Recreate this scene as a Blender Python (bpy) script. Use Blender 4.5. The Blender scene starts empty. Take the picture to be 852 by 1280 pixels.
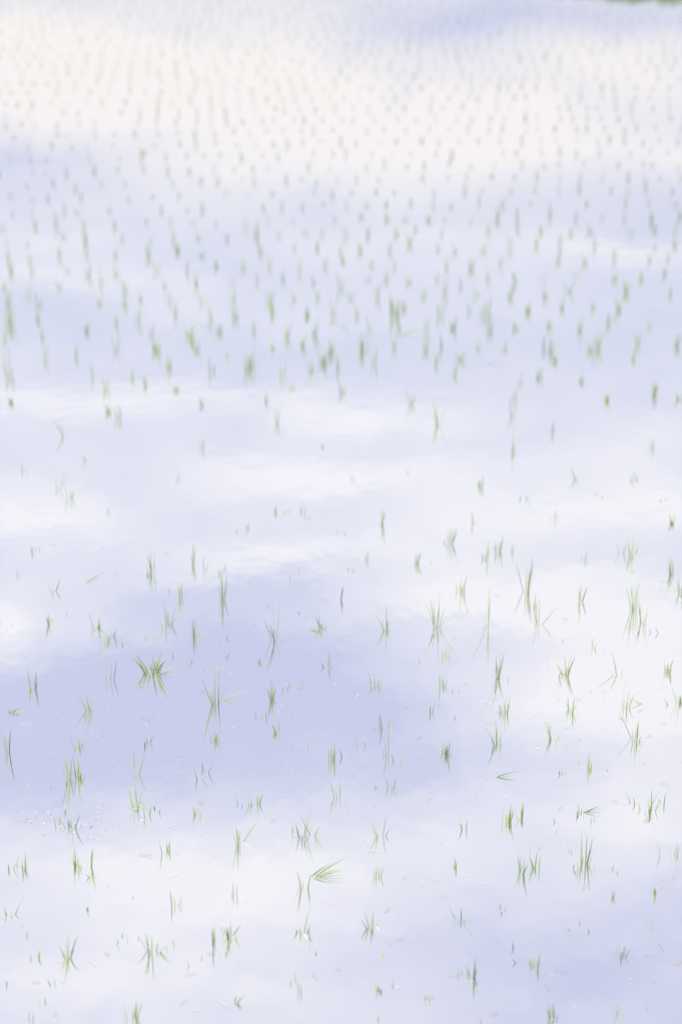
import bpy, math, random
from mathutils import Vector
random.seed(11)
sc = bpy.context.scene
sc.view_settings.view_transform='Standard'; sc.view_settings.look='None'; sc.view_settings.exposure=0

# ---------------- camera ----------------
H=3.3; F=2133.0; PITCH=math.atan(817/F)
cd=bpy.data.cameras.new('camera'); cam=bpy.data.objects.new('camera',cd); sc.collection.objects.link(cam)
cd.sensor_fit='VERTICAL'; cd.sensor_height=36; cd.sensor_width=24; cd.lens=60
cd.clip_end=6000; cam.location=(0,0,H); cam.rotation_euler=(math.pi/2-PITCH,0,0)
sc.camera=cam
cd.dof.use_dof=True; cd.dof.focus_distance=6.6; cd.dof.aperture_fstop=1.6

def ray(x,y):
    u=(x-426)/F; v=(640-y)/F
    c,s=math.cos(PITCH),math.sin(PITCH)
    return Vector((u, c+v*s, -s+v*c))
def field(x,y):
    d=ray(x,y); t=H/-d.z
    return d.x*t, d.y*t
def sky_ae(x,y):
    d=ray(x,y); return d.x/d.y, -d.z/d.y

# ---------------- helpers ----------------
def newmat(n):
    m=bpy.data.materials.new(n); m.use_nodes=True; m.node_tree.nodes.clear(); return m, m.node_tree.nodes, m.node_tree.links
def mesh_obj(name,verts,faces,mat,cols=None,smooth=True):
    me=bpy.data.meshes.new(name); me.from_pydata(verts,[],faces); me.materials.append(mat)
    if cols:
        a=me.color_attributes.new('tint','FLOAT_COLOR','POINT')
        flat=[c for v in cols for c in (v[0],v[1],v[2],1)]
        a.data.foreach_set('color',flat)
    if smooth: me.polygons.foreach_set('use_smooth',[True]*len(me.polygons))
    ob=bpy.data.objects.new(name,me); sc.collection.objects.link(ob); return ob

# ---------------- sky ----------------
w=bpy.data.worlds.new('World'); sc.world=w; w.use_nodes=True
w.cycles.sampling_method='MANUAL'; w.cycles.sample_map_resolution=128
nt=w.node_tree; N=nt.nodes; L=nt.links; N.clear()
def math_(op,a,b=None,clamp=False):
    n=N.new('ShaderNodeMath'); n.operation=op; n.use_clamp=clamp
    for i,v in enumerate((a,b)):
        if v is None: continue
        if isinstance(v,(int,float)): n.inputs[i].default_value=v
        else: L.new(v,n.inputs[i])
    return n.outputs[0]
SUN_EL=math.radians(62); SUN_ROT=math.radians(-35)
sky=N.new('ShaderNodeTexSky'); sky.sky_type='NISHITA'; sky.sun_disc=False
sky.sun_elevation=SUN_EL; sky.sun_rotation=SUN_ROT
tc=N.new('ShaderNodeTexCoord'); sp=N.new('ShaderNodeSeparateXYZ'); L.new(tc.outputs['Generated'],sp.inputs[0])
yy=math_('MAXIMUM',sp.outputs[1],0.12)
a=math_('DIVIDE',sp.outputs[0],yy); e=math_('DIVIDE',sp.outputs[2],yy)
cb=N.new('ShaderNodeCombineXYZ'); L.new(a,cb.inputs[0]); L.new(e,cb.inputs[1])
def noise(vec,scale,detail,sx=1,sy=1,off=0):
    mp=N.new('ShaderNodeMapping'); mp.inputs['Scale'].default_value=(sx,sy,1); mp.inputs['Location'].default_value=(off,off,off)
    L.new(vec,mp.inputs[0]); n=N.new('ShaderNodeTexNoise'); n.inputs['Scale'].default_value=scale
    n.inputs['Detail'].default_value=detail; L.new(mp.outputs[0],n.inputs['Vector']); return n
wn=noise(cb.outputs[0],9,2,1,2.0,3.1)
vs=N.new('ShaderNodeVectorMath'); vs.operation='SUBTRACT'; L.new(wn.outputs['Color'],vs.inputs[0]); vs.inputs[1].default_value=(.5,.5,.5)
vm=N.new('ShaderNodeVectorMath'); vm.operation='MULTIPLY'; L.new(vs.outputs[0],vm.inputs[0]); vm.inputs[1].default_value=(.10,.045,0)
va=N.new('ShaderNodeVectorMath'); L.new(cb.outputs[0],va.inputs[0]); L.new(vm.outputs[0],va.inputs[1])
W=va.outputs[0]
def blob(x,y,rx,ry,wt,rot=0):
    a0,e0=sky_ae(x,y)
    ra=abs(sky_ae(x+rx,y)[0]-a0); re=abs(sky_ae(x,y+ry)[1]-sky_ae(x,y-ry)[1])/2
    mp=N.new('ShaderNodeMapping'); mp.vector_type='TEXTURE'
    mp.inputs['Location'].default_value=(a0,e0,0)
    mp.inputs['Rotation'].default_value=(0,0,math.radians(rot)); L.new(W,mp.inputs[0])
    g=N.new('ShaderNodeTexGradient'); g.gradient_type='QUADRATIC_SPHERE'
    mp.inputs['Scale'].default_value=(ra*2.4,re*2.4,1); L.new(mp.outputs[0],g.inputs[0])
    return math_('MULTIPLY',g.outputs['Fac'],wt*1.25)
blobs=[
 (100,60,260,60,.6),(330,120,260,50,.5),(560,155,220,50,.45),(60,120,160,22,.3),(800,105,130,45,.45),(640,200,260,45,.3),(300,215,200,40,.4),(820,195,100,16,.3),
 (640,42,240,26,-.35),(40,180,110,12,-.3),(520,300,140,18,.25),(780,310,120,14,.45),(80,345,140,20,.4),(60,300,90,15,.3),
 (450,430,420,50,-.08),(780,250,160,20,-.1),
 (250,512,200,20,.4),(60,500,80,20,.3),(460,525,80,18,.4),(650,580,300,30,.3),
 (40,640,130,35,.65),(400,600,170,30,.55),(330,690,200,32,.5),(790,630,130,22,.6),(600,650,120,30,.4),
 (620,745,130,40,.65),(20,785,80,35,.75),(820,780,100,60,.35),(700,850,150,50,.35),(820,880,150,70,.65),(480,770,120,40,.15),
 (200,850,300,60,-.55),(100,960,260,60,-.4),(380,880,120,70,-.25),(330,740,90,30,-.2),(640,960,150,40,-.12),
 (500,1050,250,60,.25),(780,1010,150,50,.35),(100,1080,200,50,.3),(300,1130,200,60,.35),(80,1200,200,60,.3),(330,1240,200,40,.2),
 (740,1220,230,80,-.28),(560,1170,120,40,-.1)]
acc=None
for b in blobs:
    o=blob(*b); acc=o if acc is None else math_('ADD',acc,o)
n1=noise(W,5,3,1,2.2,1.7); n2=noise(W,14,3,1,2.4,5.2)
nz=math_('ADD',math_('MULTIPLY',math_('SUBTRACT',n1.outputs[0],.5),.7),math_('MULTIPLY',math_('SUBTRACT',n2.outputs[0],.5),.6))
mask=math_('ADD',math_('ADD',acc,.40),nz,True)
cr=N.new('ShaderNodeValToRGB'); L.new(mask,cr.inputs[0])
E=cr.color_ramp.elements
E[0].position=0; E[0].color=(.60,.62,.85,1); E[1].position=1; E[1].color=(.985,.965,1.0,1)
m=E.new(.45); m.color=(.77,.785,.92,1)
wm=N.new('ShaderNodeMapRange'); wm.interpolation_type='SMOOTHSTEP'; L.new(e,wm.inputs[0])
wm.inputs[1].default_value=.26; wm.inputs[2].default_value=.12; wm.inputs[3].default_value=0; wm.inputs[4].default_value=1
wf=math_('MULTIPLY',wm.outputs[0],mask)
mx=N.new('ShaderNodeMix'); mx.data_type='RGBA'; mx.blend_type='MULTIPLY'; L.new(wf,mx.inputs[0]); L.new(cr.outputs[0],mx.inputs[6]); mx.inputs[7].default_value=(1.02,.975,.92,1)
sc10=N.new('ShaderNodeVectorMath'); sc10.operation='SCALE'; L.new(mx.outputs[2],sc10.inputs[0]); sc10.inputs['Scale'].default_value=10.5
m2=N.new('ShaderNodeMix'); m2.data_type='RGBA'; m2.inputs[0].default_value=.88; L.new(sky.outputs[0],m2.inputs[6]); L.new(sc10.outputs[0],m2.inputs[7])
bg=N.new('ShaderNodeBackground'); bg.inputs[1].default_value=.1; L.new(m2.outputs[2],bg.inputs[0])
wo=N.new('ShaderNodeOutputWorld'); L.new(bg.outputs[0],wo.inputs[0])

sd=bpy.data.lights.new('sun','SUN'); sd.energy=4.3; sd.angle=math.radians(.5); sd.color=(1,.96,.9)
so=bpy.data.objects.new('sun',sd); sc.collection.objects.link(so)
dirv=Vector((math.sin(SUN_ROT)*math.cos(SUN_EL),math.cos(SUN_ROT)*math.cos(SUN_EL),math.sin(SUN_EL)))
so.rotation_euler=dirv.to_track_quat('Z','Y').to_euler(); so.location=(-5,10,20)

# ---------------- materials ----------------
mw,n_,l_=newmat('paddy_water')
out=n_.new('ShaderNodeOutputMaterial'); gl=n_.new('ShaderNodeBsdfGlossy'); gl.inputs['Roughness'].default_value=.02; gl.inputs['Color'].default_value=(.985,.985,.985,1)
df=n_.new('ShaderNodeBsdfDiffuse'); df.inputs['Color'].default_value=(.36,.36,.36,1)
mix=n_.new('ShaderNodeMixShader'); mix.inputs[0].default_value=.9
tcw=n_.new('ShaderNodeTexCoord')
mpw=n_.new('ShaderNodeMapping'); mpw.inputs['Scale'].default_value=(1,.6,1); l_.new(tcw.outputs['Object'],mpw.inputs[0])
nw=n_.new('ShaderNodeTexNoise'); nw.inputs['Scale'].default_value=5; nw.inputs['Detail'].default_value=2; l_.new(mpw.outputs[0],nw.inputs['Vector'])
bp=n_.new('ShaderNodeBump'); bp.inputs['Strength'].default_value=.09; bp.inputs['Distance'].default_value=.01
l_.new(nw.outputs[0],bp.inputs['Height']); l_.new(bp.outputs[0],gl.inputs['Normal'])
l_.new(df.outputs[0],mix.inputs[1]); l_.new(gl.outputs[0],mix.inputs[2]); l_.new(mix.outputs[0],out.inputs[0])
ml,n_,l_=newmat('seedling_leaf')
out=n_.new('ShaderNodeOutputMaterial'); at=n_.new('ShaderNodeAttribute'); at.attribute_name='tint'
pr=n_.new('ShaderNodeBsdfPrincipled'); pr.inputs['Roughness'].default_value=.5; pr.inputs['Specular IOR Level'].default_value=.25
tr=n_.new('ShaderNodeBsdfTranslucent'); mix=n_.new('ShaderNodeMixShader'); mix.inputs[0].default_value=.45
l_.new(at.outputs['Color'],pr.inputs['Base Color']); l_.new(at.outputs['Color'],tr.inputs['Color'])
l_.new(pr.outputs[0],mix.inputs[1]); l_.new(tr.outputs[0],mix.inputs[2]); l_.new(mix.outputs[0],out.inputs[0])
md,n_,l_=newmat('debris')
out=n_.new('ShaderNodeOutputMaterial'); at=n_.new('ShaderNodeAttribute'); at.attribute_name='tint'
pr=n_.new('ShaderNodeBsdfPrincipled'); pr.inputs['Roughness'].default_value=.7
l_.new(at.outputs['Color'],pr.inputs['Base Color']); l_.new(pr.outputs[0],out.inputs[0])
def grassmat(name,c1,c2,s):
    m,n_,l_=newmat(name); out=n_.new('ShaderNodeOutputMaterial'); pr=n_.new('ShaderNodeBsdfPrincipled'); pr.inputs['Roughness'].default_value=.9
    t=n_.new('ShaderNodeTexCoord'); n=n_.new('ShaderNodeTexNoise'); n.inputs['Scale'].default_value=s; n.inputs['Detail'].default_value=6
    c=n_.new('ShaderNodeValToRGB'); c.color_ramp.elements[0].color=c1; c.color_ramp.elements[1].color=c2
    c.color_ramp.elements[0].position=.35; c.color_ramp.elements[1].position=.65
    l_.new(t.outputs['Object'],n.inputs['Vector']); l_.new(n.outputs[0],c.inputs[0]); l_.new(c.outputs[0],pr.inputs['Base Color']); l_.new(pr.outputs[0],out.inputs[0]); return m
mg=grassmat('grass_ground',(.05,.085,.03,1),(.1,.14,.055,1),.8)
mb=grassmat('hazed_bank_grass',(.12,.20,.11,1),(.22,.29,.17,1),3)  # grass paled to imitate distance mist, haze is in the base colour

# ---------------- terrain ----------------
XW=30; Y0=1.0; Y1=60
mesh_obj('ground',[(-2500,-2500,-.12),(2500,-2500,-.12),(2500,2500,-.12),(-2500,2500,-.12)],[(0,1,2,3)],mg)
mesh_obj('paddy_water',[(-XW,Y0-2,0),(XW,Y0-2,0),(XW,Y1,0),(-XW,Y1,0)],[(0,1,2,3)],mw)
V=[];Fc=[]
def strip(p0,p1,hfun,nrm,width=1.0,seg=160):
    base=len(V); prof=[(-.25,-.1),(0.1,.25),(.35,.7),(.55,1),(width+.5,1),(width+1.3,-.1)]
    for i in range(seg+1):
        t=i/seg; x=p0[0]+(p1[0]-p0[0])*t; y=p0[1]+(p1[1]-p0[1])*t; h=hfun(x,y)
        for k,(o,z) in enumerate(prof):
            oo=o+random.uniform(-.06,.06); zz=(z*h*random.uniform(.9,1.1) if z>0 else -.13)
            V.append((x+nrm[0]*oo,y+nrm[1]*oo,zz))
    P=len(prof)
    for i in range(seg):
        for k in range(P-1):
            A=base+i*P+k; Fc.append((A,A+1,A+P+1,A+P))
strip((-XW-2,Y1),(XW+2,Y1),lambda x,y:.7+.66/(1+math.exp(-(x-7)*.6)),(0,1),seg=300)
strip((-XW,-2),(-XW,Y1),lambda x,y:.35,(-1,0)); strip((XW,-2),(XW,Y1),lambda x,y:.35,(1,0))
mesh_obj('paddy_embankment',V,Fc,mb)

# ---------------- blades ----------------
def blade(V,Fc,C,x,y,L_,az,lean,wd,curl,col,z0=-.01,seg=5):
    b=len(V); dx,dy=math.cos(az),math.sin(az)
    fa=az+math.pi/2+random.uniform(-.9,.9); wx,wy=math.cos(fa),math.sin(fa)
    if random.random()<.5: wx,wy=wx*.6+.6*(1 if wx>0 else -1),wy*.5
    px,py,pz=x,y,z0; ang=lean
    for i in range(seg+1):
        t=i/seg; ww=wd*.5*(0.8+.5*t if t<.4 else 1.0*(1-((t-.4)/.6)**1.6))+.0002
        V.append((px-wx*ww,py-wy*ww,pz)); V.append((px+wx*ww,py+wy*ww,pz))
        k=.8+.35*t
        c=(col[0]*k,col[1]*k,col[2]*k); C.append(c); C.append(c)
        px+=dx*math.sin(ang)*L_/seg; py+=dy*math.sin(ang)*L_/seg; pz+=math.cos(ang)*L_/seg
        pz=max(pz,.003) if i>0 else pz
        ang+=curl/seg
    for i in range(seg):
        A=b+2*i; Fc.append((A,A+1,A+3,A+2))
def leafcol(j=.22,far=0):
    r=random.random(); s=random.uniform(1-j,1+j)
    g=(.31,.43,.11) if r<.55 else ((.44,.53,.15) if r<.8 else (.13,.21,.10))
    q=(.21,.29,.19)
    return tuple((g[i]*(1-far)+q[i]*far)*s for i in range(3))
def clump(V,Fc,C,x,y,h,n,spread=.5,wd=.0032,rad=.014,far=0):
    bx=random.gauss(0,.12)
    for k in range(n):
        az=random.uniform(0,2*math.pi); r=rad*math.sqrt(random.random())
        l=h*random.choice((1,.9,.7,.5,.35))*random.uniform(.85,1.12)
        blade(V,Fc,C,x+r*math.cos(az)*1.5,y+r*math.sin(az),l+.01,az+random.uniform(-.5,.5),abs(random.gauss(.02+bx,spread*.6)),wd*random.uniform(.7,1.25),random.uniform(-.1,.6)*spread*1.5,leafcol(.22,far))
near='''38,1275,12 165,1275,24 288,1255,18 378,1240,14 475,1240,8 587,1222,24 668,1210,16 775,1195,20 693,1275,18 777,1265,16 605,1280,10
13,1145,20 45,1195,12 85,1200,26 192,1190,32 268,1178,26 288,1172,20 380,1170,25 465,1160,18 576,1150,27 763,1125,15 820,1115,14 105,1140,8
30,1088,22 15,1085,14 95,1080,24 112,1082,26 208,1065,18 220,1130,20 292,1120,15 380,1112,26 470,1095,22 570,1085,10 650,1092,22 668,1085,18 730,1080,34 840,1068,32
90,1035,20 75,1032,14 168,1012,26 184,1020,14 247,1020,18 297,1055,27 318,1005,16 378,1050,32 391,1048,24 424,995,26 475,1045,25 580,1035,12 633,1028,20 652,1025,22 725,1018,14 803,1015,26 814,1014,26 490,985,14
88,975,36 97,972,26 170,970,38 255,965,22 268,925,17 183,930,16 415,950,22 432,945,14 485,945,26 558,942,26 620,932,36 690,925,22 575,975,14 735,962,20 792,925,32 700,965,12
10,940,34 12,893,12 97,935,22 115,888,34 42,860,28 137,850,24 270,880,36 340,875,22 347,915,16 408,835,20 468,860,16 482,910,22 535,890,15 552,858,19 556,822,12 622,850,36 630,892,22 705,845,28 712,890,22 782,885,22 773,845,28 833,840,24 849,880,26 325,830,6
211,780,26 243,797,24 135,802,20 65,740,13 62,780,15 120,785,20 190,715,28 183,720,14 226,745,22 241,705,26 280,750,32 268,840,12 338,762,15 344,800,34 400,785,14 372,715,10 425,750,15 460,700,14 482,787,24 476,655,20 518,705,15 545,785,48 561,680,20 575,740,20 610,782,44 607,700,20 623,690,18 672,780,32 657,740,36 665,760,24 723,752,32 740,810,12 792,762,36 803,780,26 775,690,22 790,695,22 840,720,30 848,742,20 730,700,12 640,690,10
40,690,12 73,612,22 88,622,20 82,545,26 150,522,28 380,640,16 345,642,8 275,718,14 640,565,22 548,532,30 20,718,10 590,655,14 690,650,14 840,655,16 510,590,12 225,600,10 255,560,12 720,600,16 440,600,10 790,600,14 310,660,10 135,640,12 600,610,12 660,625,12 815,560,16 345,530,18 640,520,26 690,540,16 400,560,10 110,575,12 30,590,14'''
NV=[];NF=[];NC=[]
for tok in near.split():
    px,py,hp=map(float,tok.split(','))
    x,y=field(px,py); s=F/math.hypot(y,H)
    h=hp/s/.93
    sp_=random.choice((.2,.3,.4,.55))
    n=random.choice((4,5,6,7,8)) if hp>15 else random.choice((2,3,4,5))
    clump(NV,NF,NC,x,y,min(h*1.1,.24),n,sp_,.0029,.012)
    if random.random()<.3:
        clump(NV,NF,NC,x+random.uniform(-.05,.05),y+random.uniform(-.08,.08),h*.6,2,.5,.0026)
for _ in range(60):
    x,y=field(random.uniform(0,852),random.uniform(600,1275)); clump(NV,NF,NC,x,y,random.uniform(.015,.04),random.choice((1,2,3)),.5,.0024,.03)
def lying(px,py,lp,n,azc):
    x,y=field(px,py); s=F/math.hypot(y,H)
    for k in range(n):
        blade(NV,NF,NC,x+random.uniform(-.01,.01),y+random.uniform(-.01,.01),lp/s*random.uniform(.7,1.05),azc+random.uniform(-.35,.35),random.uniform(.9,1.25),.0036,random.uniform(.35,.6),leafcol())
x,y=field(190,842); clump(NV,NF,NC,x,y,.11,26,1.2,.004,.025)
lying(388,1098,48,9,.35); lying(272,876,50,4,0); lying(615,972,40,4,0); lying(725,1016,30,5,.2); lying(383,788,35,4,0); lying(105,727,35,3,0)
lying(240,796,28,3,.4); lying(805,880,35,3,3); lying(8,893,26,5,.1); lying(165,1015,20,3,.3); lying(200,840,25,3,.2)
lying(410,405,30,5,.2); lying(500,418,50,6,0); lying(270,415,40,3,3.1); lying(605,455,30,3,0)

# machine-planted rows further out
FV=NV;FF=NF;FC=NC
ystart=field(426,520)[1]
yv=ystart; ri=0; pitch=.235
while yv<Y1-2:
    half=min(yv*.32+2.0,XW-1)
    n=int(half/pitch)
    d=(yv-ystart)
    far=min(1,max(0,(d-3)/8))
    for i in range(-n,n+1):
        X=(i+(.5 if ri%2 else 0))*pitch+.06*math.sin(yv*.5)+.08*math.sin(i*.37+yv*.2)+random.gauss(0,.028)
        Y=yv+.04*X+.3*math.sin(X*.3+1)+random.gauss(0,.10)
        if yv<ystart+1.3 and random.random()<.6-.35*d: continue
        if random.random()<.09: continue
        h=random.uniform(.07,.135)*(1.15 if .6<d<6 else .9)
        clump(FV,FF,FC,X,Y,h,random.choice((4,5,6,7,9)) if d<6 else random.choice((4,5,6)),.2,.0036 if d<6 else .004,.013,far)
    yv+= .42+.05*(yv-ystart); ri+=1
for px,py,h,n in ((493,395,.17,14),(405,455,.16,12),(313,458,.14,10),(195,440,.14,10),(452,440,.15,10),(575,450,.13,8),(687,440,.13,9),(155,380,.13,7),(737,440,.12,8),(12,410,.14,7),(236,420,.14,7),(605,395,.13,7),(180,192,.09,10),(640,500,.12,5)):
    x,y=field(px,py); clump(FV,FF,FC,x,y,h,n,.22,.0038,.022,.1)
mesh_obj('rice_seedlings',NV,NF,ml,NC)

# ---------------- floating bits ----------------
DV=[];DF=[];DC=[]
def speck(x,y,r,col):
    b=len(DV); k=random.randint(4,6); a0=random.random()*6; st=random.uniform(.5,2.4)
    ca,sa=math.cos(a0),math.sin(a0)
    for i in range(k):
        t=2*math.pi*i/k; rr=r*random.uniform(.6,1.2); u=rr*math.cos(t)*st; v=rr*math.sin(t)
        DV.append((x+u*ca-v*sa,y+u*sa+v*ca,.003+random.uniform(0,.001))); DC.append(col)
    DF.append(tuple(range(b,b+k)))
def scatter(cx,cy,sx,sy,n,lo=.0008,hi=.0026):
    for _ in range(n):
        x,y=field(random.gauss(cx,sx),min(max(random.gauss(cy,sy),560),1330))
        c=random.choice(((.62,.62,.6),(.62,.62,.6),(.45,.44,.38),(.25,.24,.18)))
        speck(x,y,random.uniform(lo,hi),c)
scatter(426,900,300,150,420); scatter(100,1000,90,40,130); scatter(180,880,160,40,130); scatter(740,880,90,40,180); scatter(560,870,120,50,80); scatter(330,820,60,20,40); scatter(90,1030,40,10,60,.001,.0035)
for _ in range(150):
    x,y=field(random.uniform(0,852),random.uniform(640,1270)); b=len(DV); az=random.gauss(0,.7); l=random.uniform(.01,.05); wv=.0009
    dx,dy=math.cos(az)*l,math.sin(az)*l; nx,ny=-math.sin(az)*wv,math.cos(az)*wv
    DV+= [(x-nx,y-ny,.004),(x+dx-nx,y+dy-ny,.005),(x+dx+nx,y+dy+ny,.005),(x+nx,y+ny,.004)]
    c=random.choice(((.35,.32,.2),(.2,.22,.1),(.5,.48,.38))); DC+=[c]*4; DF.append((b,b+1,b+2,b+3))
mesh_obj('floating_debris',DV,DF,md,DC,False)
